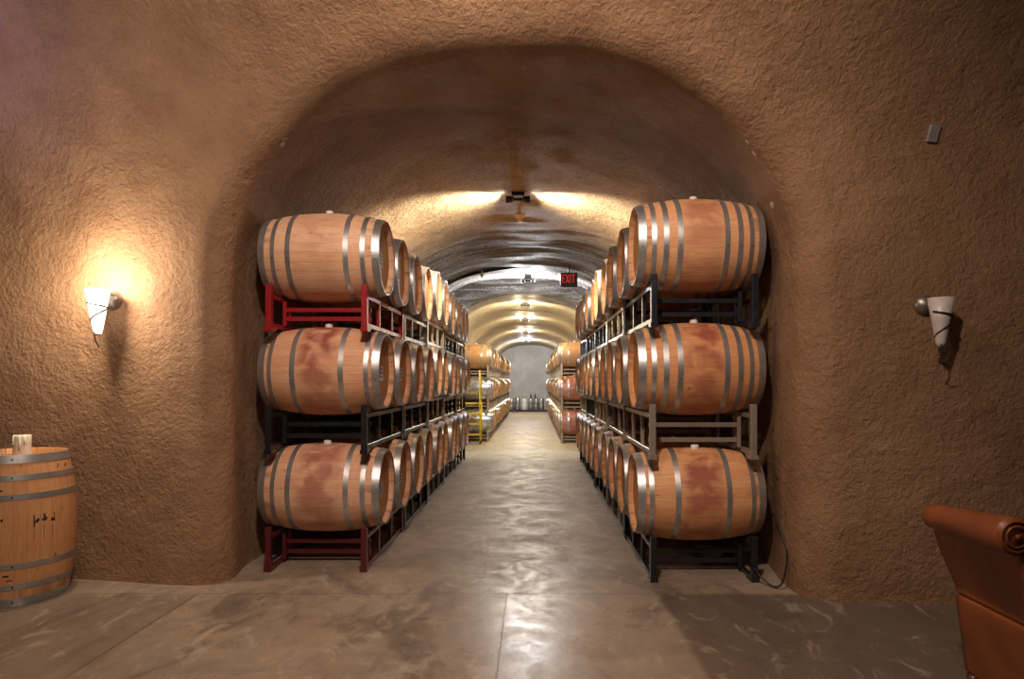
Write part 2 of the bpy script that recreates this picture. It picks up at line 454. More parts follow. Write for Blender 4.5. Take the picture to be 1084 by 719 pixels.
rows, nb, out = shell(ROOM, 12.3, .20, 8.0, 9.0, 110, 110)
jm = nb + 6
def on_rim(px, py):
    best = None
    for j in range(nb - 3, nb + 30):
        for p in rows[j]:
            if p.y > .5:
                d = (CX + F * p.x / p.y - px) ** 2 + (CY - F * (p.z - CAMH) / p.y - py) ** 2
                if best is None or d < best[0]: best = (d, p)
    return best[1]
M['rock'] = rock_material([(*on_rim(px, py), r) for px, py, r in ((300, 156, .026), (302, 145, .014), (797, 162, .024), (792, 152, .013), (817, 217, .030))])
lo_l = lambda k: out[k][0] < TCX and out[k][1] < 2.0 or (k < 5)
lo_r = lambda k: out[k][0] > TCX and out[k][1] < 2.0
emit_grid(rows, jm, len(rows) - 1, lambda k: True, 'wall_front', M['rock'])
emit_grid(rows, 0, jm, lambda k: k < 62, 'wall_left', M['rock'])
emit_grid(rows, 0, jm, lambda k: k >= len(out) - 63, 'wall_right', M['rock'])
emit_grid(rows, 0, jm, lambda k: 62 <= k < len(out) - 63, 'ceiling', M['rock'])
WCR = CROSS.z0 + CROSS.tab[len(CROSS.tab) // 2][0] + .02
rows3, nb3, out3 = shell(CROSS, 16.78, .12, 7.0, WCR, 6, 40, mirror=28.9)
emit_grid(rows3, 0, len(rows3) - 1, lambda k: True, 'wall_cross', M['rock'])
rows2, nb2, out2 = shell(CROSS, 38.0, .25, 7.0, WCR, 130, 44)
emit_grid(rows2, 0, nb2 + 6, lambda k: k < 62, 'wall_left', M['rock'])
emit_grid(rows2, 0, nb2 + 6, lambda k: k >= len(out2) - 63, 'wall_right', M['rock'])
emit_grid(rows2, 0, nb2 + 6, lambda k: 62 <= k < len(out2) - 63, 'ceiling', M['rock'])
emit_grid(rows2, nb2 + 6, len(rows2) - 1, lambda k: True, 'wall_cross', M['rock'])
# end wall of the far bore
mb = MB(); nx, nz = 24, 24
for i in range(nx + 1):
    for k in range(nz + 1):
        x, z = TCX - 2.1 + 4.2 * i / nx, -.5 + 4.3 * k / nz
        mb.v.append((x, 37.9 + .03 * noise.noise(Vector((x * 1.5, 0, z * 1.5))), z))
for i in range(nx):
    for k in range(nz):
        a = i * (nz + 1) + k; mb.f.append((a, a + nz + 1, a + nz + 2, a + 1)); mb.m.append(0); mb.sm.append(True)
mb.build('wall_end', M['end'])['kind'] = 'structure'

DROP = -.27
def floor_z(y):
    t = min(1, max(0, (y - 12.4) / 4.2)); return DROP * t * t * (3 - 2 * t)
mb = MB(); ys = [-4 + i * .5 for i in range(90)]; xs = [-8.2 + i * 1.025 for i in range(17)]
for y in ys:
    for x in xs: mb.v.append((x, y, floor_z(y)))
for j in range(len(ys) - 1):
    for i in range(len(xs) - 1):
        a = j * len(xs) + i; mb.f.append((a, a + 1, a + 1 + len(xs), a + len(xs))); mb.m.append(0); mb.sm.append(True)
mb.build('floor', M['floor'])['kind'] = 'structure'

# ------------------------------------------------------------------ barrels
BR, ER, HL = .347, .288, .448
def brad(x, R=BR, E=ER): return E + (R - E) * (1 - abs(x / HL) ** 2.1)
def staves_mb(R=BR, E=ER, n=60, axis='x', hl=HL):
    k = 22; pr = [(-hl + .045, E - .030), (-hl + .004, E - .014), (-hl, E - .006)]
    pr += [(-hl + 2 * hl * i / k, brad((-hl + 2 * hl * i / k) * HL / hl, R, E)) for i in range(k + 1)]
    pr += [(hl, E - .006), (hl - .004, E - .014), (hl - .045, E - .030)]
    return MB().lathe(pr, axis, n)
def hoop_mb(x, w=.042, R=BR, E=ER, n=60, axis='x', mat=0, hl=HL):
    x0, x1 = x - w / 2, x + w / 2; s = HL / hl
    a, b = brad(x0 * s, R, E), brad(x1 * s, R, E)
    pr = [(x0, a - .002), (x0, a + .0035), (x1, b + .0035), (x1, b - .002)]
    mb = MB(); mb.lathe(pr[:2], axis, n, 0, False); mb.lathe(pr[1:3], axis, n, 0, True); mb.lathe(pr[2:], axis, n, 0, False)
    return mb
def head_mb(side, axis='x', hl=HL, E=ER, n=48):
    x = side * (hl - .038); r = E - .022
    return MB().lathe([(x, .0005), (x, r), (x - side * .018, r), (x - side * .018, .0005)][::(1 if side > 0 else -1)], axis, n, smooth=False)
HOOPS = {'even': (-.428, -.335, -.215, .215, .335, .428), 'paired': (-.428, -.360, -.180, .180, .360, .428),
         'eight': (-.425, -.345, -.262, -.165, .165, .262, .345, .425)}
MESHES = {}
def barrel_meshes(kind):
    if kind in MESHES: return MESHES[kind]
    L = [('staves', staves_mb().mesh('staves', M['stave'])),
         ('head', head_mb(-1).mesh('head', M['head'])), ('head', head_mb(1).mesh('head', M['head']))]
    for h in HOOPS[kind]:
        w = .054 if abs(h) > .42 else (.034 if abs(h) > .3 else .038)
        mb = hoop_mb(h, w); a = rnd.uniform(-.3, .2)
        rr = brad(h) + .0035; mb.lathe([(-.002, .0005), (.003, .0045), (.003, .0005)], 'y', 8, 1, o=(h, 0, 0))
        # rivet facing -Y
        vs = mb.v[-24:]; mb.v[-24:] = [(v[0], -rr - v[1] + .0005, v[2] - .05) for v in vs]
        L.append(('hoop', mb.mesh('hoop', [M['hoop'], M['rivet']])))
    b = MB().lathe([(BR - .004, .030), (BR + .016, .030), (BR + .026, .024), (BR + .028, .0005)], 'z', 16)
    L.append(('bung', b.mesh('bung', M['bung'])))
    MESHES[kind] = L; return L

WOODL = [(.76, .45, .29), (.73, .42, .25), (.78, .49, .31), (.68, .38, .21)]
WOODR = [(.74, .39, .19), (.70, .35, .16), (.76, .42, .22), (.72, .39, .19)]
def place_barrel(name, kind, x, y, z, rotx, tint, stain, rz=0, label='', group=''):
    root = empty(name, (x, y, z - BR), rz)
    for nm, me in barrel_meshes(kind):
        o = bpy.data.objects.new(nm, me); C.objects.link(o); o.parent = root; o.location = (0, 0, BR)
        o.rotation_euler = (rotx if nm != 'bung' else rotx, 0, 0)
        if nm == 'staves': o.color = (*tint, stain)
        if nm == 'bung' : o['label'] = 'white bung'
    return tag(root, label, 'barrel', group)
# far barrels: same shape in one mesh
def far_mesh(mats):
    mb = MB()
    def join(o, mi):
        b = len(mb.v); mb.v += o.v; mb.f += [tuple(b + i for i in f) for f in o.f]; mb.m += [mi] * len(o.f); mb.sm += o.sm
    join(staves_mb(n=28), 0)
    for sd in (-1, 1): join(head_mb(sd, n=28), 1)
    for h in HOOPS['paired']: join(hoop_mb(h, .045, n=28), 2)
    for i in range(len(mb.v)): mb.v[i] = (mb.v[i][0], mb.v[i][1], mb.v[i][2])
    return mb.mesh('wine_barrel', mats)
FAR = far_mesh([M['stave'], M['head'], M['hoop']])
STEEL = far_mesh([M['steel'], M['steel'], M['steel']])

ORD = ['front', 'second', 'third', 'fourth', 'fifth', 'sixth', 'seventh', 'eighth', 'ninth', 'tenth', 'eleventh', 'twelfth', 'thirteenth', 'fourteenth',
       'fifteenth', 'sixteenth', 'seventeenth', 'eighteenth', 'nineteenth', 'twentieth', 'twenty-first', 'twenty-second', 'twenty-third', 'twenty-fourth',
       'twenty-fifth', 'twenty-sixth', 'twenty-seventh', 'twenty-eighth']
TIER = ['bottom', 'middle', 'top']

# ------------------------------------------------------------------ racks
RW, RD, PITCH = .355, 1.38, 1.42      # half width between ladders, depth, stacking pitch
def rack_meshes(ht, low):             # ht: height of the top of the ladder rail, low: how far posts reach under the rail
    key = ('rack', round(ht, 3), low)
    if key in MESHES: return MESHES[key]
    p = .022; L = []
    for sx in (-1, 1):
        for y in (.022, RD - .022):
            L.append(('post', MB().box(sx * RW - p, sx * RW + p, y - p, y + p, -low, ht + .065, bev=.004)))
    for sx in (-1, 1):
        mb = MB(); x = sx * RW
        mb.box(x - .014, x + .014, .045, RD - .045, ht - .034, ht, bev=.003); mb.box(x - .014, x + .014, .045, RD - .045, .0, .036, bev=.003)
        for y in (RD * .33, RD * .66): mb.box(x - .013, x + .013, y - .015, y + .015, .036, ht - .034, bev=.002)
        L.append(('side_frame', mb))
    for y in (RD * .2, RD * .8):
        for z in (ht - .095, .085):
            L.append(('cross_rail', MB().box(-RW + .014, RW - .014, y - .015, y + .015, z - .017, z + .017, bev=.003)))
        for sx in (-1, 1): L.append(('strut', MB().box(sx * (RW - .03) - .014, sx * (RW - .03) + .014, y - .031, y - .016, .03, ht - .03, bev=.002)))
    for sx in (-1, 1):
        for y in (.022, RD - .022):
            d = 1 if y < .5 else -1
            a, b = sorted((y, y + d * .11))
            mb = MB(); x = sx * RW
            q = [(y - d * .03, -low), (y + d * .05, -low), (y + d * .10, .0), (y - d * .03, .0)] if low > 0 else [(y - d * .03, 0), (y + d * .10, 0), (y + d * .05, .03), (y - d * .03, .045)]
            vs = [(x - .027, yy, zz) for yy, zz in q] + [(x + .027, yy, zz) for yy, zz in q]
            mb.add(vs, [(0, 1, 2, 3), (7, 6, 5, 4), (0, 4, 5, 1), (1, 5, 6, 2), (2, 6, 7, 3), (3, 7, 4, 0)])
            L.append(('foot', mb))
    L = [(n, m.mesh(n, M['paint'])) for n, m in L]
    MESHES[key] = L; return L
def rack_single(ht):
    key = ('rs', round(ht, 3))
    if key in MESHES: return MESHES[key]
    mb = MB(); p = .022
    for sx in (-1, 1):
        x = sx * RW
        for y in (.022, RD - .022): mb.box(x - p, x + p, y - p, y + p, -.0, ht + .065)
        mb.box(x - .014, x + .014, .03, RD - .03, ht - .034, ht); mb.box(x - .014, x + .014, .03, RD - .03, 0, .036)
        for y in (RD * .33, RD * .66): mb.box(x - .013, x + .013, y - .015, y + .015, .03, ht - .03)
    for y in (RD * .2, RD * .8):
        for z in (ht - .095, .085): mb.box(-RW, RW, y - .015, y + .015, z - .017, z + .017)
    MESHES[key] = mb.mesh('barrel_rack', M['paint']); return MESHES[key]
def place_rack(x, y, z, ht, low, col, label, group, parts=True):
    if parts:
        r = empty('barrel_rack', (x, y, z))
        for nm, me in rack_meshes(ht, low):
            o = bpy.data.objects.new(nm, me); C.objects.link(o); o.parent = r; o.color = (*col, 1)
    else:
        r = bpy.data.objects.new('barrel_rack', rack_single(ht)); C.objects.link(r); r.location = (x, y, z); r.color = (*col, 1)
    return tag(r, label, 'rack', group)

RED, DRED, BLACK, DGREY, BEIGE, NAVY, GREY, TAUPE, GREEN, BLUE = ((.33, .012, .018), (.10, .009, .012), (.013, .013, .015), (.07, .068, .07),
    (.42, .34, .25), (.010, .012, .020), (.24, .23, .22), (.27, .21, .165), (.02, .045, .028), (.16, .22, .32))
NAMES = {RED: 'bright red', DRED: 'dark red', BLACK: 'black', DGREY: 'dark grey', BEIGE: 'beige', NAVY: 'navy', GREY: 'grey', TAUPE: 'taupe', GREEN: 'dark green', BLUE: 'pale blue'}
TOUCH = .3205
OFFS = {'left': (.582, .590, .570), 'right': (.572, .612, .600)}
def stack(side, x, y0, n, cols, woods, near=True):
    gname = ('near ' if near else 'far ') + side
    for i in range(n):
        for tier in range(3):
            zb0 = floor_z(y0 + i * PITCH + .7)
            if tier == 0: base = zb0
            off = OFFS[side][tier]
            if near and side == 'left' and i == 2 and tier > 0: off += .035
            ht = off - TOUCH
            xr = x + rnd.uniform(-.006, .006)
            col = cols[tier][i] if i < len(cols[tier]) else rnd.choice([BEIGE, BEIGE, TAUPE, GREY])
            pl = near or i < 1
            lab = '%s steel barrel rack, %s%s, %s row, %s stack' % (NAMES[col], ORD[i], '' if i == 0 else ' from the front', TIER[tier], gname)
            place_rack(xr, y0 + i * PITCH, base, ht, 0 if tier == 0 or not pl else .03, col, lab, 'steel racks of the %s stack' % gname, pl)
            for h in range(2):
                k = 2 * i + h; yc = y0 + i * PITCH + .34 + h * .705; xx = x + rnd.uniform(-.014, .014)
                if k == 0: xx = x
                z = base + off
                side_sgn = 1 if side == 'left' else -1
                rx = rnd.uniform(-.12, .12)
                tint = woods[(k + tier * 2) % 4] if k else woods[tier]
                g = 'oak barrels of the %s stack' % gname
                lab = 'oak wine barrel, %s%s, %s row of the %s stack' % (ORD[k], '' if k == 0 else ' from the front', TIER[tier], gname)
                if near:
                    kind = {('left', 2): 'even', ('left', 1): 'paired', ('left', 0): 'even', ('right', 2): 'eight', ('right', 1): 'eight', ('right', 0): 'paired'}[side, tier] if k == 0 else rnd.choice(['even', 'paired', 'eight'])
                    st = {('left', 2): .30, ('left', 1): .95, ('left', 0): .75, ('right', 2): .55, ('right', 1): .9, ('right', 0): .9}[side, tier] if k == 0 else rnd.uniform(.2, .9)
                    if k == 0:
                        lab = {('left', 2): 'pale oak barrel on bright red rack, front of top left row', ('left', 1): 'oak barrel with broad red wine stain, front of middle left row',
                               ('left', 0): 'oak barrel on dark red floor rack, front of bottom left row', ('right', 2): 'eight-hooped oak barrel, front of top right row, highest on the right',
                               ('right', 1): 'eight-hooped oak barrel stained red, on taupe rack, front of middle right row', ('right', 0): 'six-hooped oak barrel stained red, front of bottom right row beside black cable'}[side, tier]
                    b = place_barrel('wine_barrel', kind, xx, yc, z, rx if k else (.16, .06, .02)[tier], tint, st, 0, lab, g)
                    if side == 'left' and k < 3:
                        # paper label on the aisle head
                        lm = MB(); X = HL - .0375; th = (0, 0, .0)[tier] + ((PI / 4) if tier == 0 and k == 0 else rnd.uniform(-.1, .1))
                        def q(u, v): return (.022 * 0 + u * math.cos(th) - v * math.sin(th), u * math.sin(th) + v * math.cos(th))
                        def quad(u0, u1, v0, v1, xo, mi):
                            pts = [q(u0, v0), q(u1, v0), q(u1, v1), q(u0, v1)]
                            vs = [(X + xo, a - .03, b_ - .02) for a, b_ in pts] + [(X + xo - .001, a - .03, b_ - .02) for a, b_ in pts]
                            lm.add(vs, [(0, 1, 2, 3), (7, 6, 5, 4), (0, 4, 5, 1), (1, 5, 6, 2), (2, 6, 7, 3), (3, 7, 4, 0)], mi)
                        quad(-.06, .06, -.055, .055, .0022, 0)
                        for r_ in range(3):
                            u = -.045
                            while u < .035:
                                w_ = rnd.uniform(.008, .02); quad(u, u + w_, -.036 + r_ * .032, -.018 + r_ * .032, .0028, 1); u += w_ + .008
                        o = lm.build('paper_label', [M['paper'], M['ink']], b, (0, 0, BR)); o['label'] = 'white paper label with dark marks'
                else:
                    steel = side == 'left' and k == 0 and tier < 2
                    if k == 0 and not steel:
                        b = place_barrel('wine_barrel', 'paired', xx, yc, z, rx, (.55, .26, .17) if side == 'right' and tier < 2 else (.56, .33, .14), .9 if side == 'right' and tier < 2 else .3, 0,
                            lab, g)
                    else:
                        b = bpy.data.objects.new('steel_barrel' if steel else 'wine_barrel', STEEL if steel else FAR); C.objects.link(b); b.location = (xx, yc, z); b.rotation_euler = (rx, 0, 0)
                        b.color = (*tint, rnd.uniform(.1, .6))
                        if steel: lab = 'shiny steel barrel behind the yellow ladder, front of the %s row' % TIER[tier]
                        tag(b, lab, 'barrel', None if steel else g)
            base = base + off + TOUCH

stack('left', -1.612, 4.89, 5, [[DRED, BLACK, GREY, GREY, BLACK], [BLACK, DGREY, TAUPE, BLACK, DRED], [RED, DGREY, BEIGE, NAVY, GREY]], WOODL)
stack('right', 1.198, 4.64, 5, [[BLACK, GREY, BLACK, BLACK, BLACK], [TAUPE, TAUPE, BEIGE, GREEN, BEIGE], [NAVY, BEIGE, NAVY, BLACK, BLUE]], WOODR)
FARC = [[BEIGE] * 3, [BEIGE] * 3, [BEIGE] * 3]
WOODF = [(.60, .36, .15), (.56, .32, .13), (.62, .40, .20), (.55, .30, .12)]
stack('left', -1.63, 18.3, 11, FARC, WOODF, False)
stack('right', 1.12, 17.9, 13, FARC, WOODF, False)

# ------------------------------------------------------------------ upright barrel with candle
ub = empty('upright_barrel', (-3.42, 4.36, 0)); tag(ub, 'upright oak barrel standing by the left wall under a candle', 'barrel')
UH, UR, UE = .475, .338, .285
o = staves_mb(UR, UE, axis='z', hl=UH).build('staves', M['stave_z'], ub, (0, 0, UH)); o.color = (.58, .30, .13, 0.0)
for sd in (-1, 1):
    head_mb(sd, 'z', UH, UE).build('head', M['head'], ub, (0, 0, UH))
for h, w in ((.448, .052), (.335, .034), (.215, .036), (-.215, .036), (-.345, .036), (-.445, .056)):
    mb = hoop_mb(h, w, UR, UE, 60, 'z', hl=UH); s = HL / UH; rr = brad(h * s, UR, UE) + .0035
    for aa in (-.95,):
        mb.lathe([(0, .0005), (.003, .006), (.003, .0005)], 'z', 8, 1)
        ang = aa; vs = mb.v[-24:]
        mb.v[-24:] = [((rr + v[2]) * math.cos(ang) - v[0] * math.sin(ang), (rr + v[2]) * math.sin(ang) + v[0] * math.cos(ang), h + v[1]) for v in vs]
    mb.build('hoop', [M['hoop'], M['rivet']], ub, (0, 0, UH))
# three dark cooper's strokes burnt on the bilge
mb = MB()
def mark(ang, z, w, h, lean=0):
    r = brad(z * HL / UH, UR, UE) + .0012; da = w / r / 2; vs = []
    for (a, zz) in ((-da, -h / 2), (da, -h / 2), (da + lean, h / 2), (-da + lean, h / 2)):
        rr = brad((z + zz) * HL / UH, UR, UE)
        for e in (.0012, -.002): vs.append(((rr + e) * math.cos(ang + a), (rr + e) * math.sin(ang + a), z + zz))
    mb.add(vs, [(0, 2, 4, 6), (7, 5, 3, 1), (0, 1, 3, 2), (2, 3, 5, 4), (4, 5, 7, 6), (6, 7, 1, 0)])
for a0, segs in ((-.62, ((0, .055, .007, .075), (.03, .050, .020, .012), (.055, .058, .016, .018), (.075, .066, .006, .012))),
                 (-.46, ((0, .070, .005, .050), (-.02, .060, .014, .010), (.03, .062, .016, .022), (.02, .085, .006, .02))),
                 (-.31, ((.04, .072, .005, .045), (.0, .050, .018, .020), (.03, .045, .014, .014)))):
    for a_, z_, w_, h_ in segs: mark(a0 + a_, z_, w_, h_)
    mark(a0, -.02, .0015, .09)
mark(.0, .385, .08, .022, .05)  # shade of a notch between the top two hoops, painted on in black
mark(-1.15, .26, .035, .010); mark(-1.05, -.27, .030, .010); mark(-1.0, -.30, .035, .006); mark(-1.1, .08, .012, .016)
mb.build('burn_and_notch_marks', M['burn_notch'], ub, (0, 0, UH))['label'] = 'dark strokes on the bilge and painted dark notch by the top hoops'
cz = .95 - .038; cy = 4.28; cxx = (23.5 - CX) * cy / F
ca = empty('pillar_candle', (cxx, cy, cz)); tag(ca, 'short cream pillar candle on top of the upright barrel', 'candle')
mb = MB(); n = 24; vs = []; prof = [(0, .049), (.02, .050), (.09, .049), (.145, .050), (.152, .046), (.150, .038), (.138, .030), (.134, .001)]
mb.lathe(prof, 'z', n)
mb.v = [(x, y, z + (.004 * noise.noise(Vector((x * 30, y * 30, 1))) if z > .12 else 0)) for x, y, z in mb.v]
mb.build('wax', M['wax'], ca)
mb = MB().tube([(0, 0, .13), (.001, 0, .150), (.004, 0, .160)], .0022, 6); mb.build('wick', M['wick'], ca)
mb = MB()
for a0, l in ((-1.2, .09), (-.7, .05), (-2.0, .06)):
    mb.tube([(.050 * math.cos(a0), .050 * math.sin(a0), .148), (.052 * math.cos(a0), .052 * math.sin(a0), .148 - l * .6), (.051 * math.cos(a0), .051 * math.sin(a0), .148 - l)], [.004, .005, .006], 8)
mb.build('wax_drip', M['wax'], ca)

# ------------------------------------------------------------------ sconces
def sconce(dome_px, cup_px, lit, sgn, label):
    p = on_front(*dome_px); q = on_front(*cup_px)
    r = empty('wall_sconce', p); tag(r, label, 'wall lamp')
    prof = [(0, .068), (-.012, .067), (-.035, .058), (-.052, .038), (-.060, .018), (-.062, .001)]
    MB().lathe(prof, 'y', 32).build('wall_dome', M['brushed'], r)
    dy = -.15; yd = p.y + dy; dx = (cup_px[0] - CX) * yd / F - p.x; top = CAMH + (CY - cup_px[1]) * yd / F - p.z
    MB().tube([(0, -.05, 0), (dx * .5, dy * .7, -.005), (dx * .8, dy, -.02)], .008, 8).build('arm', M['brushed'], r)
    H = .30
    prof = [(-H, .001), (-H, .022), (-H + .03, .030), (-.15, .050), (0, .074), (0, .071), (-.15, .047), (-H + .04, .025)]
    sh = MB().lathe(prof, 'z', 32).build('glass_shade', M['glass_lit'] if lit else M['glass_off'], r, (dx, dy, top))
    pts = []
    for i in range(20):
        a = -2.8 + i * .16; pts.append((dx + .063 * math.cos(a), dy + .063 * math.sin(a), top - .085 - .002 * i))
    for i in range(22):
        a = .3 - 3.4 * (i / 21) - .2; rr = .058 - .024 * i / 21; pts.append((dx + rr * math.cos(a), dy + rr * math.sin(a), top - .13 - .11 * i / 21))
    mb = MB().tube(pts[:20], .0055, 6); mb.tube(pts[20:], .005, 6); mb.build('wire_wrap', M['wire'], r)
    tail = catmull([(dx - .01, dy - .02, top - H + .02), (dx - .005, dy - .02, top - H - .04), (dx + .015 * sgn, dy - .01, top - H - .09)] + ([(dx + .05, dy, top - H - .12)] if not lit else []), 6)
    MB().tube(tail, .005, 6).build('wire_tail', M['wire'], r)
    MB().lathe([(-.012, .001), (-.012, .016), (0, .02), (.01, .016), (.012, .001)], 'z', 14).build('finial', M['brushed'], r, (dx, dy, top - H + .005))
    return Vector((p.x + dx, p.y + dy, p.z + top))
LS = sconce((121, 318), (103.5, 307), True, 1, 'lit wall sconce with glowing white glass cone on the left')
sconce((977.5, 323), (996, 315.5), False, -1, 'unlit wall sconce with grey frosted cone on the right')

# small grey wall plate
p = on_front(987.5, 141.5); y2 = ROOM.at(p.x, ROOM.w_of(p.z + .1)); tilt = math.atan2(p.y - y2[0], y2[1] - p.z)
o = MB().box(-.033, .033, -.018, .03, -.052, .052, bev=.004).build('wall_plate', M['plate']); o.location = p; o.rotation_euler = (tilt, .10, 0)
tag(o, 'small grey rectangular plate high on the right wall', 'wall plate')

# ------------------------------------------------------------------ ceiling fixtures
def lamp_fixture(x, y, z, ceil, label):
    r = empty('ceiling_lamp', (x, y, ceil)); tag(r, label, 'ceiling lamp', 'twin lamps along the cave ceiling')
    h = z - ceil
    MB().box(-.07, .07, -.04, .04, h + .035, .02, bev=.004).build('mount', M['lamp_body'], r)
    for s in (-1, 1):
        a = math.radians(8) * s
        mb = MB().lathe([(.05, .001), (.05, .034), (.13, .042), (.135, .040), (.128, .036)], 'x', 20)
        if s < 0: mb.v = [(-v[0], v[1], v[2]) for v in mb.v]; mb.f = [f[::-1] for f in mb.f]
        hd = mb.build('lamp_head', M['lamp_body'], r, (0, 0, h))
        mb = MB().lathe([(.127, .001), (.127, .036), (.122, .036)], 'x', 20)
        if s < 0: mb.v = [(-v[0], v[1], v[2]) for v in mb.v]; mb.f = [f[::-1] for f in mb.f]
        mb.build('bulb', M['lamp'], hd)
    MB().tube([(-.05, 0, h), (.05, 0, h)], .018, 10).build('swivel', M['lamp_body'], r)
    return r
def light(kind, loc, energy, col, rot=None, **kw):
    d = bpy.data.lights.new('light', kind); d.energy = energy; d.color = col
    for k, v in kw.items(): setattr(d, k, v)
    o = bpy.data.objects.new('light', d); C.objects.link(o); o.location = loc
    if rot is not None: o.rotation_euler = rot
    return o
def aim(o, to): o.rotation_euler = (Vector(to) - o.location).to_track_quat('-Z', 'Y').to_euler()
WARM, COOL, YEL = (1, .90, .70), (.93, .95, 1.0), (1, .84, .55)
LAMPS = [(548.5, 211, 7.3, WARM, 500, 'first'), (559, 291, 12.9, COOL, 260, 'second'), (556, 320.5, 17.4, YEL, 150, 'third'),
         (556, 337, 21.6, YEL, 170, 'fourth'), (556, 352, 27.0, YEL, 200, 'fifth'), (556.7, 361.0, 33.0, COOL, 420, 'sixth')]
for i, (px, py, y, col, en, nm) in enumerate(LAMPS):
    x, z = (px - CX) * y / F, CAMH + (CY - py) * y / F
    ceil = 3.49
    z = min(z, ceil - (.07 if i != 1 else .11))
    r = lamp_fixture(x, y, z, ceil, 'twin-headed lamp on the cave ceiling, %s from the front' % nm)
    for s in (-1, 1):
        if i == 0:
            l = light('SPOT', (x + s * .16, y, z), en, col, spot_size=math.radians(116), spot_blend=1.0, shadow_soft_size=.03)
            aim(l, l.location + Vector((s, .55, -.28)))
        elif i < 3:
            l = light('SPOT', (x + s * .18, y, z - .02), en * .85, col, spot_size=math.radians(160), spot_blend=.5, shadow_soft_size=.04)
            aim(l, l.location + Vector((s * .8, .75, -.25)))
            light('POINT', (x + s * .18, y, z - .02), en * .30, col, shadow_soft_size=.05)
        else:
            light('POINT', (x + s * .18, y, z - .02), en / 2, col, shadow_soft_size=.04)

# smoke detector and sprinkler
def hang(px, py, y, name, label, cat, sc=1.0, ceil=3.49):
    x, z = (px - CX) * y / F, CAMH + (CY - py) * y / F
    o = MB().lathe([(.12, .02), (0, .02), (0, .072), (-.012, .074), (-.045, .055), (-.052, .034), (-.095, .030), (-.10, .001)], 'z', 24).build(name, M['cream'])
    o.location = (x, y, z); o.scale = (sc,) * 3
    tag(o, label, cat)
hang(550.3, 226.8, 8.2, 'smoke_detector', 'cream smoke detector hanging behind the first ceiling lamp', 'smoke detector')
hang(510.3, 290.5, 11.95, 'ceiling_sensor', 'small cream sensor on the ceiling left of the second lamp', 'sensor', .6)

# exit sign
sy = 11.55; sx, sz = (602.3 - CX) * sy / F, CAMH + (CY - 296.5) * sy / F
es = empty('exit_sign', (sx, sy, sz)); es.scale = (1.12, 1, 1.08); tag(es, 'dark exit sign with red letters hanging from the cave ceiling', 'exit sign')
MB().box(-.132, .132, -.02, .02, -.115, .115, bev=.004).build('sign_case', M['sign'], es)
MB().tube([(0, 0, .11), (0, 0, .26)], .012, 8).build('stem', M['sign'], es)
mb = MB()
def stroke(x0, z0, x1, z1, w=.013):
    d = Vector((x1 - x0, 0, z1 - z0)); n = Vector((-d.z, 0, d.x)).normalized() * w / 2
    a, b = Vector((x0, 0, z0)), Vector((x1, 0, z1)); vs = [a - n, b - n, b + n, a + n]
    vs = [(v.x, -.0235, v.z) for v in vs] + [(v.x, -.0195, v.z) for v in vs]
    mb.add(vs, [(0, 1, 2, 3), (7, 6, 5, 4), (0, 4, 5, 1), (1, 5, 6, 2), (2, 6, 7, 3), (3, 7, 4, 0)])
zt, zb = .085, -.045
def letter(c, x, w=.042):
    if c == 'E': [stroke(*s) for s in ((x, zb, x, zt), (x, zt - .006, x + w, zt - .006), (x, .02, x + w * .8, .02), (x, zb + .006, x + w, zb + .006))]
    if c == 'X': [stroke(*s) for s in ((x, zb, x + w, zt), (x, zt, x + w, zb))]
    if c == 'I': stroke(x + .005, zb, x + .005, zt)
    if c == 'T': [stroke(*s) for s in ((x + w / 2, zb, x + w / 2, zt), (x, zt - .006, x + w, zt - .006))]
letter('E', -.100); letter('X', -.046); letter('I', .014); letter('T', .040, .05)
mb.build('exit_letters', M['sign_red'], es)['label'] = 'red letters reading EXIT'

# ------------------------------------------------------------------ cable loop by the right rack
pts = catmull([(1.70, 4.80, .40), (1.705, 4.70, .47), (1.70, 4.60, .42), (1.712, 4.50, .30), (1.71, 4.47, .20), (1.68, 4.46, .06), (1.64, 4.50, .012), (1.58, 4.58, .05), (1.54, 4.62, .11)], 8)
tag(MB().tube(pts, .0065, 8).build('power_cable', M['black']), 'black cable looping to the floor behind the bottom right barrel', 'cable')

# ------------------------------------------------------------------ rolling ladder
ly = 17.65; lz = floor_z(ly); lx1 = (508.2 - CX) * ly / F; lx0 = lx1 - .56
L = empty('rolling_ladder', ((lx0 + lx1) / 2, ly, lz)); tag(L, 'yellow rolling step ladder in front of the far left stack', 'ladder')
hw = .28; t = .018; top = 1.98
for s in (-1, 1):
    MB().tube([(s * hw, 0, .06), (s * hw, -.02, .5), (s * (hw - .01), -.0, 1.05), (s * (hw - .02), .05, top)], t, 8).build('front_post', M['yellow'], L)
    MB().tube([(s * hw, .5, .08), (s * hw, .5, 1.12)], t, 8).build('rear_post', M['yellow'], L)
    MB().tube([(s * hw, .5, .25), (s * hw, .0, .95)], .014, 8).build('brace', M['yellow'], L)
    MB().tube([(s * hw, .5, 1.10), (s * (hw - .01), .45, 1.72), (s * (hw - .02), .06, top - .02)], t, 8).build('handrail', M['yellow'], L)
for i, z in enumerate((.28, .55, .82)):
    MB().box(-hw, hw, -.02 + i * .10, .15 + i * .10, z - .03, z, bev=.004).build('step', M['yellow'], L)
MB().box(-hw, hw, .28, .52, 1.06, 1.10, bev=.004).build('platform', M['yellow'], L)
MB().tube([(hw, 0, .60), (0, .01, .78), (-hw, .02, .98)], .014, 8).build('cross_brace', M['yellow'], L)
for s in (-1, 1):
    for y in (0, .5): MB().lathe([(-.015, .001), (-.015, .045), (.015, .045), (.015, .001)], 'x', 16).build('caster', M['black'], L, (s * hw, y, .045))

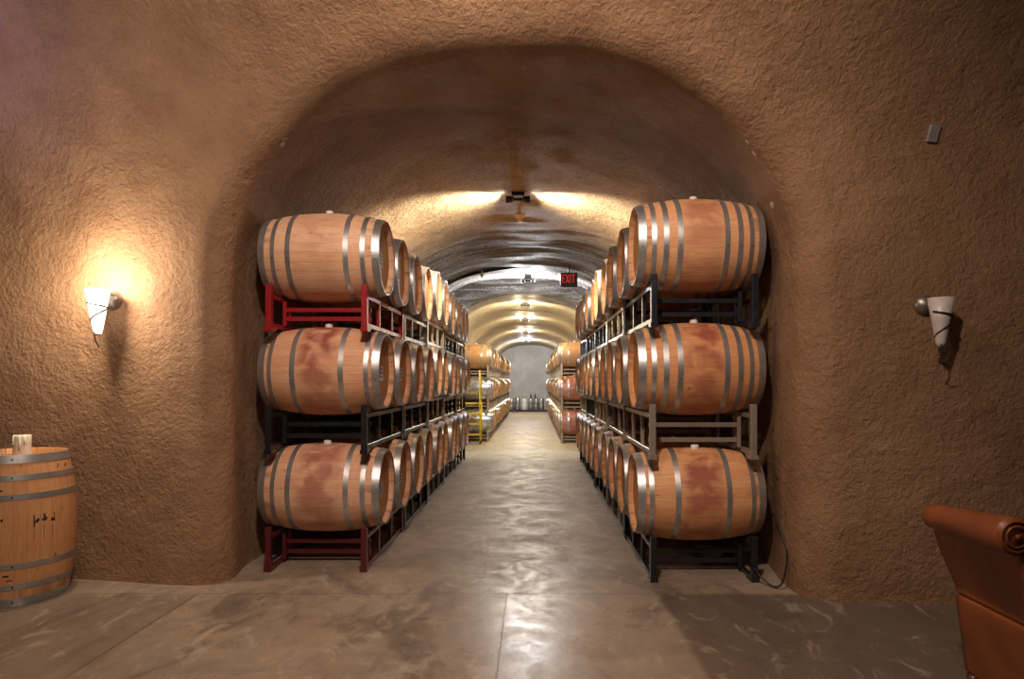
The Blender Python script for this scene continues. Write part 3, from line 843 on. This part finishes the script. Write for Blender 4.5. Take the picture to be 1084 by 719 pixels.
# ------------------------------------------------------------------ kegs at the end wall
ky = 36.9; kz = floor_z(ky)
o = MB()
for i in range(7): o.box(-1.5 + i * .33, -1.5 + i * .33 + .28, -.28, .28, .06, .10)
for y in (-.24, 0, .24): o.box(-1.5, .78, y - .04, y + .04, 0, .06)
o = o.build('pallet', M['pallet'], None, (0, ky, kz)); tag(o, 'dark low pallet under the kegs at the end wall', 'pallet')
def keg(px, h, r, label, mat='steel', lid=False):
    x = (px - CX) * ky / F; e = empty('steel_keg' if mat == 'steel' else 'plastic_drum', (x, ky - .02, kz + .10))
    pr = [(0, .001), (0, r * .92), (.03, r), (h * .3, r), (h * .33, r * 1.03), (h * .36, r), (h * .64, r), (h * .67, r * 1.03), (h * .70, r), (h - .06, r * .97), (h - .02, r * .8), (h - .02, .001)]
    MB().lathe(pr, 'z', 28).build('body', M[mat], e)
    MB().lathe([(h - .05, r * .9), (h + .03, r * .92), (h + .03, r * .86), (h - .02, r * .84)], 'z', 28).build('rim', M['steel'] if mat == 'steel' else M['hoop'], e)
    tag(e, label, 'keg' if mat == 'steel' else 'drum', 'kegs at the end wall' if mat == 'steel' else None); return x
keg(541.5, .62, .15, 'leftmost steel keg on the pallet at the end wall')
bx = keg(548, .66, .165, 'steel keg with a cardboard box on top, left of the white drum')
keg(555.2, .68, .165, 'white plastic drum among the steel kegs at the end wall', 'white')
k1 = keg(562, .62, .145, 'steel keg right of the white drum, with a slim bottle on top')
k2 = keg(567.6, .62, .13, 'steel keg second from the right on the pallet')
keg(573.2, .60, .15, 'rightmost steel keg on the pallet at the end wall')
tag(MB().box(-.14, .14, -.12, .12, 0, .13, bev=.006).build('cardboard_box', M['card'], None, (bx, ky - .02, kz + .795)), 'small tan cardboard box on a keg at the end wall', 'box')
for xx, lab in ((k1 , 'slim dark bottle on the keg next to the white drum'), (k2 - .06, 'slim dark bottle on the second keg from the right')):
    tag(MB().lathe([(0, .001), (0, .038), (.17, .038), (.22, .016), (.30, .015), (.30, .001)], 'z', 16).build('slim_bottle', M['wire'], None, (xx, ky - .02, kz + .757)), lab, 'bottle')

# ------------------------------------------------------------------ armchair, back towards the room
A = empty('leather_armchair', (2.215, 2.75, 0)); tag(A, 'tan leather armchair with rolled back at the right edge', 'armchair')
def extr(prof, y0, y1, bulge=0, n=14):
    mb = MB(); k = len(prof); vs = []; fs = []
    for j in range(n + 1):
        t_ = j / n; y = y0 + (y1 - y0) * t_; e = 1 - abs(2 * t_ - 1) ** 6; ins = .02 * (1 - e)
        cxm = sum(p_[0] for p_ in prof) / k; czm = sum(p_[1] for p_ in prof) / k
        for (x, z) in prof:
            vs.append((x + (cxm - x) * ins * 2, y, z + (czm - z) * ins * 2))
    for j in range(n):
        for i in range(k): fs.append((j * k + i, j * k + (i + 1) % k, (j + 1) * k + (i + 1) % k, (j + 1) * k + i))
    fs.append(tuple(range(k))[::-1]); fs.append(tuple(n * k + i for i in range(k)))
    mb.add(vs, fs, 0, True); return mb
y0, y1 = -.24, .31
def sm(pts, n=6): return [(v.x, v.z) for v in catmull([(x, 0, z) for x, z in pts], n)]
back = sm([(-.375, .76), (-.35, .66), (-.305, .55), (-.268, .47), (-.262, .44)]) + sm([(-.12, .40), (-.15, .55), (-.22, .70), (-.27, .80), (-.31, .83)])
extr(back, y0, y1).build('backrest', M['leather'], A)
low_ = sm([(-.225, .07), (-.238, .18), (-.258, .32), (-.268, .40), (-.258, .432), (-.20, .45)]) + sm([(.33, .30), (.36, .20), (.34, .07)])
extr(low_, y0, y1).build('seat_frame', M['leather'], A)
seat = sm([(-.14, .31), (-.15, .38), (-.12, .44), (.1, .47), (.33, .45), (.38, .38), (.36, .31)]); extr(seat, y0 + .13, y1 - .13).build('seat_cushion', M['leather'], A)
# the roll along the top of the back
pts = []; rr = []
for i in range(25):
    t_ = i / 24; y = .335 - .585 * t_; pts.append((-.372 - .02 * t_, y, .787 + .036 * t_))
    e = 1 - max(0, 1 - t_ / .10) ** 2.2 * .75; rr.append((.056 + .016 * t_) * e)
MB().tube(pts, rr, 24).build('back_roll', M['leather'], A)
mb = MB(); c = Vector(pts[-1])
for k_, r_ in enumerate((.058, .040)):
    ring = [(c.x + r_ * math.cos(a * PI / 12), c.y - .004 - .003 * k_, c.z + r_ * math.sin(a * PI / 12)) for a in range(25)]
    mb.tube(ring, .0048, 8)
mb.lathe([(0, .001), (0, .012), (.012, .010), (.014, .001)], 'y', 12, o=(c.x, c.y - .018, c.z))
mb.build('scroll_pleats', M['leather'], A)
for s in (0, 1):
    ya, yb = (y0, y0 + .12) if s == 0 else (y1 - .12, y1)
    ap = sm([(-.22, .10), (-.24, .40), (-.20, .56), (-.05, .60), (.2, .60), (.34, .57), (.38, .50), (.36, .35), (.35, .10)])
    extr(ap, ya, yb, n=8).build('armrest', M['leather'], A)
for x in (-.22, .30):
    for y in (y0 + .06, y1 - .06):
        MB().lathe([(0, .001), (0, .018), (.08, .028), (.08, .001)], 'z', 12).build('leg', M['wood_dark'], A, (x, y, 0))

# ------------------------------------------------------------------ light
sc = bpy.context.scene
w = bpy.data.worlds.new('world'); sc.world = w; w.use_nodes = True
w.node_tree.nodes['Background'].inputs[0].default_value = (.10, .08, .09, 1); w.node_tree.nodes['Background'].inputs[1].default_value = .15
key = light('SPOT', (-.3, 1.0, 4.35), 600, (1, .81, .66), spot_size=math.radians(118), spot_blend=.95, shadow_soft_size=.10); aim(key, (-.3, 4.9, 1.6))
fill = light('AREA', (-.6, -1.2, 3.9), 9, (1, .84, .72), shape='DISK', size=1.6); aim(fill, (-.3, 5, 1.4))
light('POINT', LS + Vector((-.03, -.16, .08)), 56, (1, .84, .64), shadow_soft_size=.06)
top = light('POINT', (-.5, 2.65, 4.35), 88, (1, .82, .76), shadow_soft_size=.15)
vio = light('SPOT', (-4.9, 3.1, 3.3), 130, (.40, .36, 1.0), spot_size=math.radians(80), spot_blend=1.0, shadow_soft_size=.3); aim(vio, (-4.0, 4.2, 3.85))

cam = bpy.data.cameras.new('camera'); co_ = bpy.data.objects.new('camera', cam); C.objects.link(co_)
co_.location = (0, 0, CAMH); co_.rotation_euler = (PI / 2, 0, 0)
cam.sensor_fit = 'HORIZONTAL'; cam.sensor_width = 36; cam.lens = F / 1084 * 36
cam.shift_x = -(CX - 542) / 1084; cam.shift_y = (CY - 359.5) / 1084; cam.clip_end = 100; cam.clip_start = .05
sc.camera = co_
sc.view_settings.view_transform = 'Standard'; sc.view_settings.look = 'None'; sc.view_settings.exposure = 0; sc.view_settings.gamma = 1
sc.view_settings.use_curve_mapping = False
try:
    sc.cycles.use_denoising = True; sc.cycles.sample_clamp_indirect = 6; sc.cycles.max_bounces = 8
except Exception: pass
